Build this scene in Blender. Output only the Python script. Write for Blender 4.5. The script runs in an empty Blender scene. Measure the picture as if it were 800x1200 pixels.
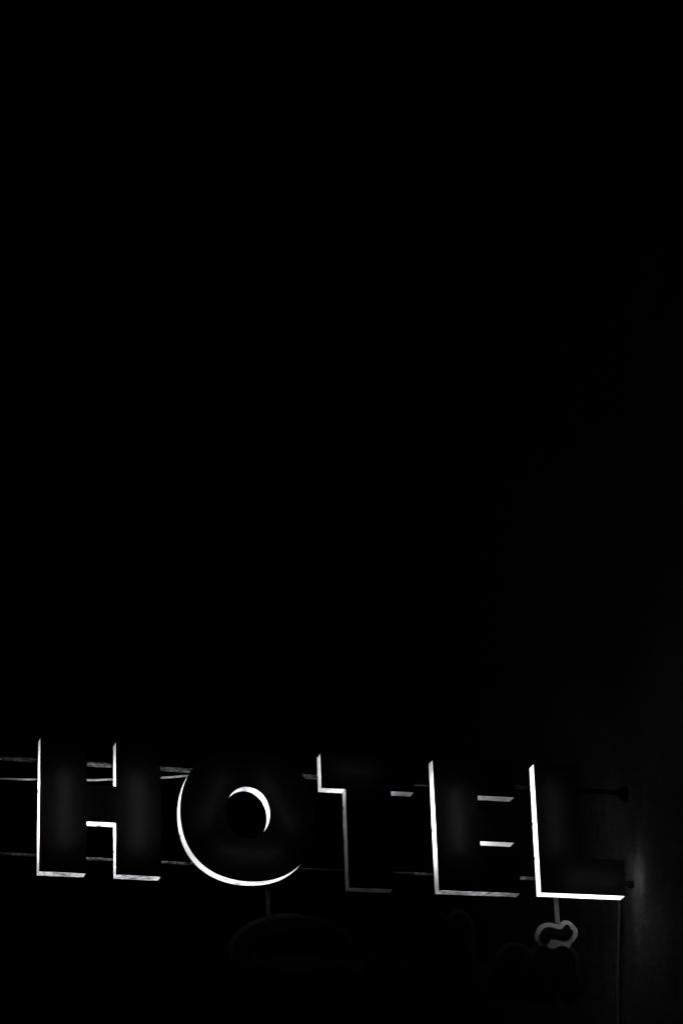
import bpy, bmesh, math, random
import numpy as np
from mathutils import Matrix, Vector

random.seed(4)
S = bpy.context.scene
COL = S.collection

# ------------------------------------------------------------------ camera
Z0 = 7.5                                   # height of the letters' foot above the ground
cam_d = bpy.data.cameras.new('camera')
cam = bpy.data.objects.new('camera', cam_d)
COL.objects.link(cam)
cam_d.sensor_fit = 'VERTICAL'
cam_d.sensor_height = 36.0
cam_d.lens = 3322.58 / 1200 * 36.0         # a long lens, about 100 mm
cam_d.clip_start = 0.1
cam_d.clip_end = 2000
right = Vector((0.96684022, -0.25321857, -0.03317138))
down = Vector((0.07366339, 0.40088519, -0.91316196))
fwd = Vector((0.24452748, 0.8804382, 0.40624486))
m = Matrix((right, -down, -fwd)).transposed().to_4x4()
m.translation = Vector((-5.26687, -19.14382, -5.87574 + Z0))
cam.matrix_world = m
S.camera = cam

# ------------------------------------------------------------------ world, night
W = bpy.data.worlds.new('World')
S.world = W
W.use_nodes = True
nt = W.node_tree
bg = nt.nodes['Background']
sky = nt.nodes.new('ShaderNodeTexSky')
sky.sky_type = 'NISHITA'
sky.sun_disc = False
SUN_EL, SUN_AZ = math.radians(14), math.radians(150)
sky.sun_elevation = SUN_EL
sky.sun_rotation = SUN_AZ
bw = nt.nodes.new('ShaderNodeRGBToBW')     # the photograph is black and white
nt.links.new(sky.outputs[0], bw.inputs[0])
nt.links.new(bw.outputs[0], bg.inputs[0])
bg.inputs[1].default_value = 0.000012

sun_d = bpy.data.lights.new('moon', 'SUN')
sun_d.energy = 0.0004
sun_d.angle = math.radians(0.5)
sun = bpy.data.objects.new('moon', sun_d)
COL.objects.link(sun)
sd = Vector((math.sin(SUN_AZ) * math.cos(SUN_EL), math.cos(SUN_AZ) * math.cos(SUN_EL), math.sin(SUN_EL)))
sun.rotation_euler = sd.to_track_quat('Z', 'Y').to_euler()
sun.location = (0, 0, 30)

S.view_settings.view_transform = 'Standard'
S.view_settings.look = 'None'
S.view_settings.exposure = 0
S.view_settings.gamma = 1
S.render.engine = 'CYCLES'
S.cycles.use_denoising = True
S.cycles.max_bounces = 8
S.cycles.diffuse_bounces = 5
S.cycles.transmission_bounces = 6
S.cycles.sample_clamp_indirect = 6.0
S.cycles.use_adaptive_sampling = False


# ------------------------------------------------------------------ materials
def new_mat(name):
    mt = bpy.data.materials.new(name)
    mt.use_nodes = True
    t = mt.node_tree
    t.nodes.clear()
    out = t.nodes.new('ShaderNodeOutputMaterial')
    return mt, t, out


def N(t, kind, **kw):
    n = t.nodes.new(kind)
    for k, v in kw.items():
        if hasattr(n, k):
            setattr(n, k, v)
        else:
            n.inputs[k].default_value = v
    return n


def noise(t, scale, stretch=(1, 1, 1), detail=6.0, rough=0.6, off=(0, 0, 0)):
    tc = N(t, 'ShaderNodeTexCoord')
    mp = N(t, 'ShaderNodeMapping')
    mp.inputs['Scale'].default_value = stretch
    mp.inputs['Location'].default_value = off
    n = N(t, 'ShaderNodeTexNoise')
    n.inputs['Scale'].default_value = scale
    n.inputs['Detail'].default_value = detail
    n.inputs['Roughness'].default_value = rough
    t.links.new(tc.outputs['Object'], mp.inputs[0])
    t.links.new(mp.outputs[0], n.inputs['Vector'])
    return n


def ramp(t, src, stops):
    r = N(t, 'ShaderNodeValToRGB')
    el = r.color_ramp.elements
    el[0].position, el[0].color = stops[0][0], (stops[0][1],) * 3 + (1,)
    el[1].position, el[1].color = stops[-1][0], (stops[-1][1],) * 3 + (1,)
    for p, v in stops[1:-1]:
        e = el.new(p)
        e.color = (v, v, v, 1)
    t.links.new(src, r.inputs[0])
    return r


def mul(t, a, b, mode='MULTIPLY'):
    mx = N(t, 'ShaderNodeMix', data_type='RGBA', blend_type=mode)
    mx.inputs[0].default_value = 1.0
    t.links.new(a, mx.inputs[6])
    t.links.new(b, mx.inputs[7])
    return mx.outputs[2]


def bsdf_mat(name, stops, scale, stretch=(1, 1, 1), rough=0.7, metal=0.0, bump=0.0, bscale=60, bdist=0.004, spec=0.3):
    mt, t, out = new_mat(name)
    p = N(t, 'ShaderNodeBsdfPrincipled')
    n = noise(t, scale, stretch)
    r = ramp(t, n.outputs[0], stops)
    t.links.new(r.outputs[0], p.inputs['Base Color'])
    p.inputs['Roughness'].default_value = rough
    p.inputs['Metallic'].default_value = metal
    p.inputs['Specular IOR Level'].default_value = spec
    if bump:
        b = N(t, 'ShaderNodeBump')
        b.inputs['Strength'].default_value = bump
        b.inputs['Distance'].default_value = bdist
        n2 = noise(t, bscale, stretch)
        t.links.new(n2.outputs[0], b.inputs['Height'])
        t.links.new(b.outputs[0], p.inputs['Normal'])
    t.links.new(p.outputs[0], out.inputs[0])
    return mt


def acrylic(name, stops, stretch, scale, off=(0, 0, 0), base=0.80, low_dirt=False, glow=0.0):
    """white light-diffusing acrylic: light passes through from the tubes inside"""
    mt, t, out = new_mat(name)
    n = noise(t, scale, stretch, 7, 0.65, off)
    r = ramp(t, n.outputs[0], stops)
    col = r.outputs[0]
    if low_dirt:      # dirt gathers along the lowest part of the ring
        tc = N(t, 'ShaderNodeTexCoord')
        sp = N(t, 'ShaderNodeSeparateXYZ')
        t.links.new(tc.outputs['Object'], sp.inputs[0])
        mr = N(t, 'ShaderNodeMapRange')
        mr.inputs[1].default_value = -0.50
        mr.inputs[2].default_value = -0.44
        mr.inputs[3].default_value = 0.0
        mr.inputs[4].default_value = 1.0
        t.links.new(sp.outputs[2], mr.inputs[0])
        mx = N(t, 'ShaderNodeMix', data_type='RGBA')
        t.links.new(mr.outputs[0], mx.inputs[0])
        t.links.new(col, mx.inputs[6])
        mx.inputs[7].default_value = (1, 1, 1, 1)
        col = mx.outputs[2]
    w = N(t, 'ShaderNodeRGB')
    w.outputs[0].default_value = (base, base, base, 1)
    c = mul(t, col, w.outputs[0])
    tr = N(t, 'ShaderNodeBsdfTranslucent')
    df = N(t, 'ShaderNodeBsdfDiffuse')
    t.links.new(c, tr.inputs[0])
    df.inputs[0].default_value = (.7, .7, .7, 1)
    mx = N(t, 'ShaderNodeMixShader')
    mx.inputs[0].default_value = 0.35
    t.links.new(tr.outputs[0], mx.inputs[1])
    t.links.new(df.outputs[0], mx.inputs[2])
    last = mx.outputs[0]
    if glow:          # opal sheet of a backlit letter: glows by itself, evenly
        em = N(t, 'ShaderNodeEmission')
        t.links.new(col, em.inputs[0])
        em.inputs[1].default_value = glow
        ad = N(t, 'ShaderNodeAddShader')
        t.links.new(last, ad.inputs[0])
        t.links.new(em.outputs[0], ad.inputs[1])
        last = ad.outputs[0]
    t.links.new(last, out.inputs[0])
    return mt


M = {}
M['acrylic'] = acrylic('white_acrylic', [(0.25, 0.86), (0.7, 1.0)], (1, 14, 1), 9)
M['acrylic_streaked'] = acrylic('streaked_acrylic', [(0.30, 0.62), (0.5, .9), (0.7, 1.0)], (0.6, 26, 0.6), 5, (3, 1, 2))
M['acrylic_dirty'] = acrylic('dirty_acrylic', [(0.41, 0.05), (0.465, 0.3), (0.51, .85), (0.60, 1.0)], (1, 3.0, 1), 18, (1, 5, 2))
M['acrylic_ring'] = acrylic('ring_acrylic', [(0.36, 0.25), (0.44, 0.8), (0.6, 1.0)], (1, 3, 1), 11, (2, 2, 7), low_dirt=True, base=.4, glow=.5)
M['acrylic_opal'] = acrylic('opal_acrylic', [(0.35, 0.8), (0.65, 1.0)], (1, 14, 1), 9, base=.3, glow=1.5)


M['acrylic_low_glow'] = acrylic('low_glow_acrylic', [(0.3, 0.7), (0.7, 1.0)], (1, 3, 1), 9, base=.08, glow=.22)  # made-up weaker glow for the L's unseen sides, to spare the wall light


def added_back_glow():  # emission added to the L's unseen back to light the wall
    mt, t, out = new_mat('added_back_glow_sheet')
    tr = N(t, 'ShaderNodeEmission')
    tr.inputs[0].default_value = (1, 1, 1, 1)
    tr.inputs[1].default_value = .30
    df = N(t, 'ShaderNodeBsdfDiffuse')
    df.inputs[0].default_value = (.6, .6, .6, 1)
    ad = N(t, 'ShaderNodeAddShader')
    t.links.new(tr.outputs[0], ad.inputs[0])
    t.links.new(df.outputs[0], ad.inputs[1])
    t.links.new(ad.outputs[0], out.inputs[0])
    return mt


M['back_glow'] = added_back_glow()
M['acrylic_mottled_shade'] = acrylic('mottled_shade_acrylic', [(0.42, 0.3), (0.58, 1.0)], (1, 4, 1), 14, (1, 5, 2), base=.27)  # mottled sheet, base darkened to mimic the weak light at the T's foot


def face_material():
    """near-black face sheet that lets a trace of the tube light through"""
    mt, t, out = new_mat('black_face_sheet')
    n = noise(t, 260, (1, 1, 1), 3)
    r = ramp(t, n.outputs[0], [(0.3, 0.00026), (0.7, 0.00038)])
    tr = N(t, 'ShaderNodeBsdfTranslucent')
    t.links.new(r.outputs[0], tr.inputs[0])
    p = N(t, 'ShaderNodeBsdfPrincipled')
    p.inputs['Base Color'].default_value = (0.006, 0.006, 0.006, 1)
    p.inputs['Roughness'].default_value = 0.4
    p.inputs['Specular IOR Level'].default_value = 0.2
    ad = N(t, 'ShaderNodeAddShader')
    t.links.new(tr.outputs[0], ad.inputs[0])
    t.links.new(p.outputs[0], ad.inputs[1])
    t.links.new(ad.outputs[0], out.inputs[0])
    return mt


M['face'] = face_material()
M['black'] = bsdf_mat('black_paint', [(0.3, 0.008), (0.7, 0.015)], 40, rough=.55)
M['inner_white'] = bsdf_mat('back_plate_white', [(0.3, 0.55), (0.7, 0.7)], 12, rough=.8)
M['inner_grey'] = bsdf_mat('back_plate_grey', [(0.3, 0.04), (0.7, 0.08)], 12, rough=.8)
M['galv'] = bsdf_mat('rusted_rail_steel', [(0.42, 0.02), (0.48, 0.15), (0.53, 0.12), (0.59, 0.42)], 34, (1, 2, 2), rough=.75,
                     metal=0.0, bump=.8, bscale=90)
M['dull_steel'] = bsdf_mat('dull_steel', [(0.3, 0.08), (0.7, 0.16)], 25, rough=.7, bump=.4, bscale=110)
M['screw'] = bsdf_mat('dark_screw_steel', [(0.3, 0.02), (0.7, 0.05)], 80, rough=.5, metal=.6)
M['cable'] = bsdf_mat('pale_cable_sheath', [(0.3, 0.55), (0.7, 0.75)], 20, rough=.5)
M['rubber'] = bsdf_mat('dark_cable_rubber', [(0.3, 0.02), (0.7, 0.035)], 20, rough=.6)
M['dimmed_steel'] = bsdf_mat('dimmed_bar_steel', [(0.35, 0.012), (0.65, 0.035)], 22, rough=.7, bump=.4, bscale=90)  # weak light put into the colour: lower rail by the T, left hanger
M['panel_dark'] = bsdf_mat('dark_grey_panel_paint', [(0.3, 0.034), (0.7, 0.046)], 9, rough=.7, spec=.15)
M['panel'] = bsdf_mat('grey_panel_paint', [(0.3, 0.42), (0.7, 0.50)], 9, rough=.6)
M['charcoal'] = bsdf_mat('charcoal_letter_paint', [(0.3, 0.006), (0.7, 0.009)], 20, rough=.8, spec=.05)
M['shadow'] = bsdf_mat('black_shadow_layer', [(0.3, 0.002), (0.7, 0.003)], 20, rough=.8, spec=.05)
M['galv_dimmed'] = bsdf_mat('dimmed_rail_steel', [(0.42, 0.012), (0.48, 0.05), (0.53, 0.04), (0.59, 0.15)], 34, (1, 2, 2), rough=.75, bump=.8, bscale=90)  # darker copy of the rail steel, standing for less light left of the H
M['rail_black'] = bsdf_mat('black_rail_paint', [(0.3, 0.003), (0.7, 0.009)], 30, (1, 2, 2), rough=.95, bump=.5, bscale=90, spec=.02)
M['ground'] = bsdf_mat('asphalt', [(0.3, 0.035), (0.7, 0.06)], 3, rough=.9, bump=.4, bscale=40)


def tube_mat(name, power):
    mt, t, out = new_mat(name)
    e = N(t, 'ShaderNodeEmission')
    e.inputs[1].default_value = power
    t.links.new(e.outputs[0], out.inputs[0])
    return mt


def wall_material():
    mt, t, out = new_mat('dark_rough_render')
    p = N(t, 'ShaderNodeBsdfPrincipled')
    p.inputs['Roughness'].default_value = .95
    p.inputs['Specular IOR Level'].default_value = .1
    big = ramp(t, noise(t, 2.6, (1, .5, .5), 8, .65).outputs[0], [(0.38, 0.55), (0.62, 1.0)])
    streak = ramp(t, noise(t, 16, (1, .5, .10), 6, .7, (4, 1, 3)).outputs[0], [(0.40, 0.62), (0.60, 1.0)])
    specks = ramp(t, noise(t, 34, (1, .22, 1), 5, .75, (7, 3, 1)).outputs[0], [(0.36, 0.15), (0.42, .72), (0.62, 1.0)])
    c = mul(t, mul(t, big.outputs[0], streak.outputs[0]), specks.outputs[0])
    b = N(t, 'ShaderNodeRGB')
    b.outputs[0].default_value = (0.128, 0.128, 0.128, 1)
    t.links.new(mul(t, c, b.outputs[0]), p.inputs['Base Color'])
    bp = N(t, 'ShaderNodeBump')
    bp.inputs['Strength'].default_value = .7
    bp.inputs['Distance'].default_value = .008
    t.links.new(noise(t, 34, (1, .3, .35), 8, .75).outputs[0], bp.inputs['Height'])
    t.links.new(bp.outputs[0], p.inputs['Normal'])
    t.links.new(p.outputs[0], out.inputs[0])
    return mt


M['wall'] = wall_material()


# ------------------------------------------------------------------ helpers
def empty(name, loc, label, cat, group=None):
    o = bpy.data.objects.new(name, None)
    COL.objects.link(o)
    o.location = loc
    o.empty_display_size = .1
    o['label'] = label
    o['category'] = cat
    if group:
        o['group'] = group
    return o


def link(name, bm, mat, parent=None, loc=(0, 0, 0), smooth=False):
    me = bpy.data.meshes.new(name)
    bmesh.ops.remove_doubles(bm, verts=bm.verts, dist=1e-6)
    bm.normal_update()
    bm.to_mesh(me)
    bm.free()
    for mm in (mat if isinstance(mat, (list, tuple)) else [mat]):
        me.materials.append(mm)
    if smooth:
        for p in me.polygons:
            p.use_smooth = True
    o = bpy.data.objects.new(name, me)
    COL.objects.link(o)
    o.location = loc
    if parent:
        o.parent = parent
    return o


def box(bm, lo, hi, bevel=0.0):
    r = bmesh.ops.create_cube(bm, size=1.0)
    lo, hi = Vector(lo), Vector(hi)
    for v in r['verts']:
        v.co = Vector([lo[i] + (v.co[i] + .5) * (hi[i] - lo[i]) for i in range(3)])
    if bevel:
        es = {e for v in r['verts'] for e in v.link_edges}
        bmesh.ops.bevel(bm, geom=list(es), offset=bevel, segments=2, affect='EDGES')


def cyl(bm, a, b, r, seg=16, r2=None):
    a, b = Vector(a), Vector(b)
    d = b - a
    mat = Matrix.Translation((a + b) / 2) @ d.to_track_quat('Z', 'Y').to_matrix().to_4x4()
    bmesh.ops.create_cone(bm, cap_ends=True, segments=seg, radius1=r, radius2=r if r2 is None else r2,
                          depth=d.length, matrix=mat)


def sweep(bm, pts, r, seg=12, rnd=0.0, square=False):
    """round tube along a polyline; rnd roughens the radius a little"""
    pts = [Vector(p) for p in pts]
    rings = []
    for i, p in enumerate(pts):
        d = (pts[min(i + 1, len(pts) - 1)] - pts[max(i - 1, 0)]).normalized()
        up = Vector((0, 0, 1)) if abs(d.z) < .9 else Vector((0, 1, 0))
        u = d.cross(up).normalized()
        v = u.cross(d).normalized()
        ring = []
        for k in range(seg):
            a = 2 * math.pi * k / seg
            rr = r * (1 + random.uniform(-rnd, rnd))
            ring.append(bm.verts.new(p + u * (math.cos(a) * rr) + v * (math.sin(a) * rr)))
        rings.append(ring)
    for A, B in zip(rings, rings[1:]):
        for k in range(seg):
            bm.faces.new((A[k], A[(k + 1) % seg], B[(k + 1) % seg], B[k]))
    bm.faces.new(rings[0][::-1])
    bm.faces.new(rings[-1])
    bmesh.ops.recalc_face_normals(bm, faces=bm.faces)


def spline(ctrl, n):
    """Catmull-Rom points through the control points"""
    c = [Vector(p) for p in ctrl]
    c = [c[0] * 2 - c[1]] + c + [c[-1] * 2 - c[-2]]
    out = []
    for i in range(1, len(c) - 2):
        for k in range(n):
            s = k / n
            p0, p1, p2, p3 = c[i - 1:i + 3]
            out.append(.5 * ((2 * p1) + (p2 - p0) * s + (2 * p0 - 5 * p1 + 4 * p2 - p3) * s * s
                             + (3 * p1 - p0 - 3 * p2 + p3) * s ** 3))
    out.append(c[-2])
    return out


def fill_loops(loops, name):
    """flat polygon (with holes) in XZ -> list of triangles, by way of a filled curve"""
    cu = bpy.data.curves.new(name, 'CURVE')
    cu.dimensions = '2D'
    cu.fill_mode = 'BOTH'
    for lp in loops:
        sp = cu.splines.new('POLY')
        sp.points.add(len(lp) - 1)
        for q, (x, z) in zip(sp.points, lp):
            q.co = (x, z, 0, 1)
        sp.use_cyclic_u = True
    ob = bpy.data.objects.new(name, cu)
    COL.objects.link(ob)
    dg = bpy.context.evaluated_depsgraph_get()
    me = ob.evaluated_get(dg).to_mesh()
    vs = [(v.co.x, v.co.y) for v in me.vertices]
    fs = [tuple(p.vertices) for p in me.polygons]
    ob.evaluated_get(dg).to_mesh_clear()
    bpy.data.objects.remove(ob)
    bpy.data.curves.remove(cu)
    return vs, fs


def slab(loops, y0, y1, name, back=True):
    """extruded outline: front at y0, back at y1 (the back can be left open, like a folded tray)"""
    bm = bmesh.new()
    vs, fs = fill_loops(loops, name)
    F = [bm.verts.new((x, y0, z)) for x, z in vs]
    for f in fs:
        bm.faces.new([F[i] for i in f])
    if back:
        B = [bm.verts.new((x, y1, z)) for x, z in vs]
        for f in fs:
            bm.faces.new([B[i] for i in reversed(f)])
    n_flat = len(bm.faces)
    for lp in loops:
        a = [bm.verts.new((x, y0, z)) for x, z in lp]
        b = [bm.verts.new((x, y1, z)) for x, z in lp]
        for i in range(len(lp)):
            j = (i + 1) % len(lp)
            f = bm.faces.new((a[i], a[j], b[j], b[i]))
            f.material_index = 1
    bmesh.ops.remove_doubles(bm, verts=bm.verts, dist=1e-5)
    if back:
        bmesh.ops.recalc_face_normals(bm, faces=bm.faces)
    return bm


# ------------------------------------------------------------------ ground and side building
bm = bmesh.new()
bmesh.ops.create_grid(bm, x_segments=8, y_segments=8, size=600)
g = link('ground', bm, M['ground'])
g['kind'] = 'structure'

WX = 2.26                                    # plane of the side wall the rails run into
bld = empty('building', (WX + 5, 8, 0), 'dark rough rendered building wall on the right that the sign is fixed to', 'building')
LX = -5
bm = bmesh.new()
box(bm, (LX, -19, 0), (5, 14, 21))
link('wall', bm, M['wall'], bld)
bm = bmesh.new()
box(bm, (LX - .12, -19.12, 21.003), (5.12, 14.12, 21.25), .02)
link('coping', bm, M['dull_steel'], bld)
bm = bmesh.new()
box(bm, (LX - .06, -19.06, .003), (LX - .002, 14.06, .8), .01)
link('plinth', bm, M['dull_steel'], bld)

# thin pipe down the side wall under the last letter
cond = empty('wall_pipe', (WX, .5, 0), 'thin vertical pipe running down the dark wall below the letter L', 'pipe')
bm = bmesh.new()
pts = [(-.022, -.075, Z0 + .15), (-.022, -.06, Z0 + .0), (-.022, .06, Z0 - .40), (-.022, .135, Z0 - .80), (-.022, .22, Z0 - 1.6),
       (-.022, .25, Z0 - 3), (-.022, .25, 0.02)]
sweep(bm, spline(pts, 6), .014, 10)
link('pipe', bm, M['dull_steel'], cond, smooth=True)
for z, y in ((Z0 - 1.3, .19), (Z0 - 2.6, .245), (Z0 - 4.4, .25), (1.2, .25)):
    bm = bmesh.new()
    box(bm, (-.038, y - .022, z - .012), (.0, y + .022, z + .012), .003)
    link('pipe_clip', bm, M['screw'], cond)

# ------------------------------------------------------------------ rails and cable
RY = .172


def rail(ctrl, r, label, flange_r, joints, mats):
    o = empty('support_rail', (ctrl[-1][0], RY, Z0 + ctrl[-1][1]), label, 'rail', 'rails carrying the hotel letters')
    bx, bz = ctrl[-1]
    path = spline([(x - bx, 0, z - bz) for x, z in ctrl], 24)
    cuts = [min(range(len(path)), key=lambda q: abs(path[q].x + bx - jx)) for jx in joints]
    ends = [0] + cuts + [len(path) - 1]
    for a, b, mt in zip(ends, ends[1:], mats):       # lengths of tube joined by couplings
        bm = bmesh.new()
        sweep(bm, path[a:b + 1], r, 12, .05)
        link('rail_tube', bm, M[mt], o)
    for cut in cuts:
        bm = bmesh.new()
        cyl(bm, path[cut] - Vector((.012, 0, 0)), path[cut] + Vector((.012, 0, 0)), r * 1.12, 16)
        link('coupling', bm, M['screw'], o)
    bm = bmesh.new()
    cyl(bm, (-.030, 0, -.012), (0.0, 0, -.012), flange_r, 24)
    cyl(bm, (-.085, 0, 0), (-.030, 0, -.006), r * 1.02, 20, flange_r * .8)
    link('wall_flange', bm, M['rail_black'], o)
    for a in (40, 140, 220, 320):
        bm = bmesh.new()
        y, z = math.cos(math.radians(a)) * flange_r * .72, math.sin(math.radians(a)) * flange_r * .72 - .012
        cyl(bm, (-.042, y, z), (-.0305, y, z), .008, 6)
        link('bolt', bm, M['rail_black'], o)
    return o


rail([(-3.45, .897), (-2.4, .884), (-1.8, .874), (-1.2, .8665), (-.22, .866), (.63, .866), (1.41, .868), (WX, .869)],
     .0185, 'thick mottled upper rail behind the tops of the letters ending in a dark wall flange', .058, (-2.1, .30), ('galv_dimmed', 'galv', 'rail_black'))
rail([(-3.45, .178), (-2.4, .170), (-1.8, .161), (-1.2, .157), (-.29, .154), (.45, .156), (.65, .156), (1.43, .160), (WX, .158)],
     .012, 'thinner lower rail behind the feet of the letters ending beside the foot of the L', .026, (-2.1, -.75, .545), ('galv_dimmed', 'galv', 'dimmed_steel', 'galv'))

cb = empty('power_cable', (-2.2, .14, Z0 + .72), 'pale cable sagging between the letters just under the upper rail', 'cable')
bm = bmesh.new()
ctrl = [(-3.45, .735), (-2.9, .721), (-2.52, .721), (-2.28, .724), (-1.88, .741), (-1.71, .755), (-1.33, .789), (-1.17, .811),
        (-.95, .83), (-.7, .836)]
sweep(bm, spline([(x + 2.2, 0, z - .72) for x, z in ctrl], 14), .0085, 10)
link('sheath', bm, M['cable'], cb, smooth=True)

cb = empty('power_cable', (.62, .14, Z0 + .83), 'thin dark cable just under the rail between the dim T and the E', 'cable')
bm = bmesh.new()
sweep(bm, spline([(-.42, 0, .012), (-.15, 0, .002), (.1, 0, .001), (.35, 0, .012)], 8), .009, 10)
link('sheath', bm, M['rubber'], cb, smooth=True)

# mast that carries the far end of the rails, left of the frame
mast = empty('steel_post', (-3.5, RY + .045, 0), 'steel post standing beyond the left end of the sign rails', 'post')
bm = bmesh.new()
cyl(bm, (0, 0, 0.02), (0, 0, Z0 + 1.3), .06, 24)
link('post_shaft', bm, M['dull_steel'], mast, smooth=False)
bm = bmesh.new()
box(bm, (-.2, -.2, 0), (.2, .2, .03), .004)
link('base_plate', bm, M['dull_steel'], mast)

# ------------------------------------------------------------------ the five letters
D = .1067
SIDE_IN = .002
GROUP = 'illuminated letters of the hotel sign'


def letter(char, outline, label, tubes, power, edge_mats=None, rails_at=(), screws=(), tube_r=.013, back_mat='inner_white'):
    """a channel letter: black face, lit acrylic sides edge by edge, back plate, tubes inside"""
    xs = [p[0] for p in outline]
    zs = [p[1] for p in outline]
    ox, oz = (min(xs) + max(xs)) / 2, min(zs)
    o = empty('channel_letter', (ox, 0, Z0 + oz), label, 'sign letter', GROUP)
    P = [(x - ox, z - oz) for x, z in outline]
    link('face', slab([P], 0, .005, 'face', back=False), [M['face'], M['black']], o)
    link('back_plate', slab([P], D, D + .004, 'back'), [M[back_mat], M['black']], o)
    n = len(P)
    area = sum(P[i][0] * P[(i + 1) % n][1] - P[(i + 1) % n][0] * P[i][1] for i in range(n))
    for i in range(n):                       # one acrylic panel per straight edge, mitred at the corners
        a, b = Vector((P[i][0], 0, P[i][1])), Vector((P[(i + 1) % n][0], 0, P[(i + 1) % n][1]))
        d = (b - a).normalized()
        inw = Vector((-d.z, 0, d.x)) * (1 if area > 0 else -1)
        a = a + inw * SIDE_IN + d * .0015
        b = b + inw * SIDE_IN - d * .0015
        bm = bmesh.new()
        k = 10
        for j in range(k):                   # the sheet bows a millimetre or so between its fixings
            pass
        row0, row1 = [], []
        for j in range(k + 1):
            s = j / k
            w = inw * (.0012 * math.sin(s * math.pi * 3 + i))
            p = a.lerp(b, s)
            row0.append(bm.verts.new(p + Vector((0, .0055, 0))))
            row1.append(bm.verts.new(p + w * (1 if 0 < j < k else 0) + Vector((0, D - .0005 - .0012 * (j % 3 == 1), 0))))
        for j in range(k):
            bm.faces.new((row0[j], row0[j + 1], row1[j + 1], row1[j]))
        mt = (edge_mats or {}).get(i, 'acrylic')
        link('side_panel', bm, M[mt], o)
    tm = tube_mat('tube_glow_' + char, power)
    for (x0, z0), (x1, z1) in tubes:
        bm = bmesh.new()
        cyl(bm, (x0 - ox, .062, z0 - oz), (x1 - ox, .062, z1 - oz), tube_r, 12)
        link('light_tube', bm, tm, o, smooth=False)
    add_fixings(o, ox, oz, rails_at, screws)
    return o


def add_fixings(o, ox, oz, rails_at, screws):
    for x, z in rails_at:
        bm = bmesh.new()
        box(bm, (x - ox - .02, D + .0045, z - oz - .016), (x - ox + .02, RY - .006, z - oz + .016), .002)
        link('rail_bracket', bm, M['screw'], o)
    for x, z, nx, nz in screws:              # small dark fixing heads along the back edge of the sides
        bm = bmesh.new()
        c = Vector((x - ox, D - .009, z - oz))
        nn = Vector((nx, 0, nz)).normalized()
        cyl(bm, c - nn * .004, c + nn * .006, .009, 8)
        link('screw', bm, M['screw'], o)


# H, anticlockwise from its lower left corner
H = [(-2.252, 0), (-1.916, 0), (-1.916, .384), (-1.703, .384), (-1.703, 0), (-1.376, 0), (-1.376, 1), (-1.703, 1), (-1.703, .657),
     (-1.916, .657), (-1.916, 1), (-2.252, 1)]
letter('h', H, 'black letter H with glowing edges at the left end of the sign',
       [((-2.075, .20), (-2.075, .75)), ((-1.545, .19), (-1.545, .76))], 125,
       {0: 'acrylic_dirty', 4: 'acrylic_dirty'},
       [(-2.08, .878), (-1.54, .871), (-2.08, .165), (-1.54, .159)],
       [(-1.81, .384, 0, -1), (-2.252, .62, -1, 0), (-1.703, .2, -1, 0)])

Tl = [(.004, -.021), (.340, -.021), (.350, .728), (.530, .728), (.530, .994), (-.178, .994), (-.178, .726), (.006, .726)]
letter('t', Tl, 'dim black letter T, only its upper edges glowing, between the round O and the E',
       [((-.10, .872), (.24, .872))], 40,
       {7: 'acrylic_streaked', 6: 'acrylic_streaked', 5: 'acrylic_streaked', 2: 'acrylic_streaked', 0: 'acrylic_mottled_shade'},
       [(.08, .866), (.28, .866), (.17, .155)],
       [(-.178, .83, -1, 0), (.006, .61, -1, 0), (.005, .36, -1, 0)], back_mat='inner_grey')

El = [(.684, -.012), (1.310, -.010), (1.310, .262), (1.018, .262), (1.018, .376), (1.288, .376), (1.288, .600), (1.018, .600),
      (1.018, .729), (1.305, .729), (1.305, .994), (.684, .994)]
letter('e', El, 'black letter E with three glowing undersides, between the dim T and the L',
       [((.845, .29), (.845, .77))], 110,
       {0: 'acrylic_dirty', 8: 'acrylic_streaked', 4: 'acrylic_streaked'},
       [(.85, .866), (1.15, .867), (.85, .156), (1.15, .158)],
       [(.684, .47, -1, 0)])

Ll = [(1.468, .002), (2.126, .003), (2.138, .276), (1.813, .279), (1.823, 1.002), (1.474, 1.002)]
letter('l', Ll, 'brightest black letter L beside the dark wall at the right end of the sign',
       [((1.60, .30), (1.60, .86)), ((1.66, .115), (2.09, .115))], 64, {0: 'acrylic_opal', 1: 'acrylic_opal', 5: 'acrylic_opal', 4: 'acrylic_low_glow', 2: 'acrylic_low_glow', 3: 'acrylic_low_glow'},
       [(1.60, .868), (1.72, .868), (1.62, .160), (1.95, .159)],
       [(1.472, .56, -1, 0), (1.470, .29, -1, 0)], back_mat='back_glow')


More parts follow.
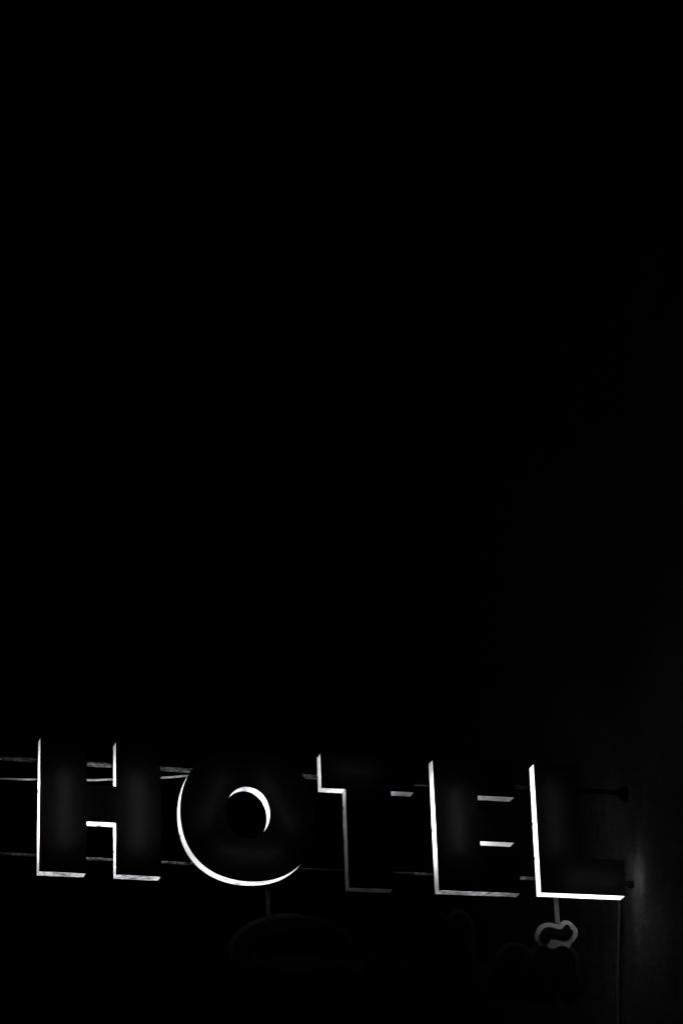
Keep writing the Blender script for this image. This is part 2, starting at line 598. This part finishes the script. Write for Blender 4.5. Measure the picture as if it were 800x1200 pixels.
def letter_o():
    cx, cz, R0, hx, hz = -.731, .495, .513, -.003, .014
    o = empty('channel_letter', (cx, 0, Z0 + cz), 'round black letter O with two bright glowing crescents', 'sign letter', GROUP)
    A = []
    for i in range(128):                     # the ring is a little squarer than a circle, its eye a little taller
        t = 2 * math.pi * i / 128
        rr = R0 - .009 * math.cos(4 * t)
        A.append((rr * math.cos(t), rr * math.sin(t)))
    B = [(hx + .1645 * math.cos(2 * math.pi * i / 72), hz + .196 * math.sin(2 * math.pi * i / 72)) for i in range(72)]
    link('face', slab([A, B], 0, .005, 'face', back=False), [M['face'], M['black']], o)
    link('back_plate', slab([A, B], D, D + .004, 'back'), [M['inner_white'], M['black']], o)
    for lp, sg, mt in ((A, -1, 'acrylic_ring'), (B, 1, 'acrylic')):
        bm = bmesh.new()
        n = len(lp)
        c = Vector((0, 0, 0)) if sg < 0 else Vector((hx, 0, hz))
        r0, r1 = [], []
        for i, (x, z) in enumerate(lp):
            q = Vector((x, 0, z))
            q += (q - c).normalized() * sg * SIDE_IN
            r0.append(bm.verts.new(q + Vector((0, .0055, 0))))
            r1.append(bm.verts.new(q + (q - c).normalized() * random.uniform(-.0006, .0006) + Vector((0, D - .0006, 0))))
        for i in range(n):
            bm.faces.new((r0[i], r0[(i + 1) % n], r1[(i + 1) % n], r1[i]))
        link('side_wall', bm, M[mt], o, smooth=True)
    tm = tube_mat('tube_glow_o', 44)
    for (x0, z0), (x1, z1) in (((-.36, -.13), (-.165, .30)), ((.10, .32), (.335, -.10)), ((-.23, -.29), (.24, -.29))):
        bm = bmesh.new()
        cyl(bm, (x0, .050, z0), (x1, .050, z1), .013, 12)
        link('light_tube', bm, tm, o)
    sc = []
    for a in (185, 198, 262):
        x, z = math.cos(math.radians(a)), math.sin(math.radians(a))
        sc.append((cx + R0 * x, cz + R0 * z, x, z))
    add_fixings(o, cx, cz, [(-.95, .866), (-.5, .866), (-.9, .156), (-.55, .156)], sc)


letter_o()


# ------------------------------------------------------------------ lower contour-cut sign
def sdf_loops(strokes, lo, hi, h, grow=0.0):
    """outline of the union of round strokes (polyline, radius) by marching squares"""
    nx, nz = int((hi[0] - lo[0]) / h) + 1, int((hi[1] - lo[1]) / h) + 1
    X, Zg = np.meshgrid(lo[0] + h * np.arange(nx), lo[1] + h * np.arange(nz), indexing='ij')
    F = np.full(X.shape, 9.0)
    for pts, r in strokes:
        for (ax, az), (bx, bz) in zip(pts, pts[1:]):
            dx, dz = bx - ax, bz - az
            tt = np.clip(((X - ax) * dx + (Zg - az) * dz) / max(dx * dx + dz * dz, 1e-12), 0, 1)
            F = np.minimum(F, np.hypot(X - ax - tt * dx, Zg - az - tt * dz) - r - grow)
    seg = {}

    def cut(p, q):
        a, b = F[p], F[q]
        s = a / (a - b)
        return (round(float(X[p] + s * (X[q] - X[p])), 7), round(float(Zg[p] + s * (Zg[q] - Zg[p])), 7))
    for i in range(nx - 1):
        for j in range(nz - 1):
            c = [(i, j), (i + 1, j), (i + 1, j + 1), (i, j + 1)]
            s = [F[p] < 0 for p in c]
            if all(s) or not any(s):
                continue
            ent, ext = [], []
            for k in range(4):
                p, q = c[k], c[(k + 1) % 4]
                if s[k] and not s[(k + 1) % 4]:
                    ext.append(cut(p, q))
                elif not s[k] and s[(k + 1) % 4]:
                    ent.append(cut(p, q))
            for a, b in zip(ext, ent):
                seg[a] = b
    loops = []
    while seg:
        a0, b = seg.popitem()
        lp = [a0]
        while b != a0 and b in seg:
            lp.append(b)
            b = seg.pop(b)
        if len(lp) > 8:
            loops.append(lp[::2] if len(lp) > 24 else lp)
    return loops


def arc(cx, cz, rx, rz, a0, a1, n=28):
    return [(cx + rx * math.cos(math.radians(a0 + (a1 - a0) * i / n)), cz + rz * math.sin(math.radians(a0 + (a1 - a0) * i / n)))
            for i in range(n + 1)]


def sm(pts, n=6):
    return [(p.x, p.z) for p in spline([(x, 0, z) for x, z in pts], n)]


TIL = [(sm([(1.514, -.288), (1.534, -.252), (1.574, -.239), (1.63, -.252), (1.676, -.25), (1.706, -.216)]), .026)]
LET = [
    ('raised_letter', [(arc(-.36, -.48, .405, .205, 40, 322, 48), .056)]),
    ('raised_letter', [(arc(.26, -.62, .085, .11, 0, 360), .042)]),
    ('raised_letter', [(arc(.58, -.62, .085, .11, 0, 360), .042)]),
    ('raised_letter', [([(.878, -.195), (.872, -.72)], .058), ([(.872, -.72), (.93, -.70)], .048)]),
    ('raised_letter', [(arc(1.292, -.56, .085, .142, 0, 360), .052), ([(1.377, -.50), (1.385, -.72)], .05)]),
    ('raised_letter', [([(1.512, -.41), (1.512, -.70)], .056), (sm([(1.53, -.53), (1.585, -.47), (1.667, -.415), (1.668, -.56), (1.668, -.69)]), .06),
                       ([(1.668, -.69), (1.722, -.65)], .056)]),
    ('tilde_accent', TIL),
]
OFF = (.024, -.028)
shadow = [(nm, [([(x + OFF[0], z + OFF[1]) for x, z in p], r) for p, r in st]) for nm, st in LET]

CY = .165                                    # front of the panel
cs = empty('contour_sign', (.5, CY, Z0 - .8),
           'dark script sign with grey contour edge hanging below the hotel letters on flat bars', 'sign')
allst = [s for _, st in LET for s in st] + [s for _, st in shadow for s in st]
body = [([(-.5, -.63), (1.66, -.63)], .10)]
loops = sdf_loops(allst + [(p, r - .036 + .03) for p, r in body], (-1.05, -1.0), (1.95, .05), .012, .036)


def shift(lps):
    return [[(x - .5, z + .8) for x, z in lp] for lp in lps]


link('contour_panel', slab(shift(loops), 0, .022, 'panel'), M['panel_dark'], cs)
tl = sdf_loops(LET[-1][1] + shadow[-1][1] + [([(1.57, -.318), (1.68, -.322)], .018)], (1.3, -.5), (1.95, .0), .006, .036)
ap = link('accent_panel', slab(shift(tl), -.004, -.0004, 'accent'), M['panel'], cs)
ap['label'] = 'paler grey rounded plate carrying the wavy accent'
for (nm, st), (_, sh) in zip(LET, shadow):
    xs = [p[0] for q, r in sh + st for p in q]
    zs = [p[1] for q, r in sh + st for p in q]
    lo, hi = (min(xs) - .1, min(zs) - .1), (max(xs) + .1, max(zs) + .1)
    hh = .006
    yb = -.0045
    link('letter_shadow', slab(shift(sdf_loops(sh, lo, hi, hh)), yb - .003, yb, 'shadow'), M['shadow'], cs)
    link(nm, slab(shift(sdf_loops(st, lo, hi, hh)), yb - .012, yb - .0035, 'raised'), M['charcoal'], cs)
for x0, w, top, bot in ((1.648, .018, .30, -.45), (-.556, .016, .26, -.40)):
    bm = bmesh.new()
    box(bm, (x0 - .5 - w, .0225, bot + .8), (x0 - .5 + w, .034, top + .8), .001)
    link('hanger_bar', bm, M['dull_steel' if x0 > 0 else 'dimmed_steel'], cs)  # left bar coloured darker to imitate the weaker light under the O
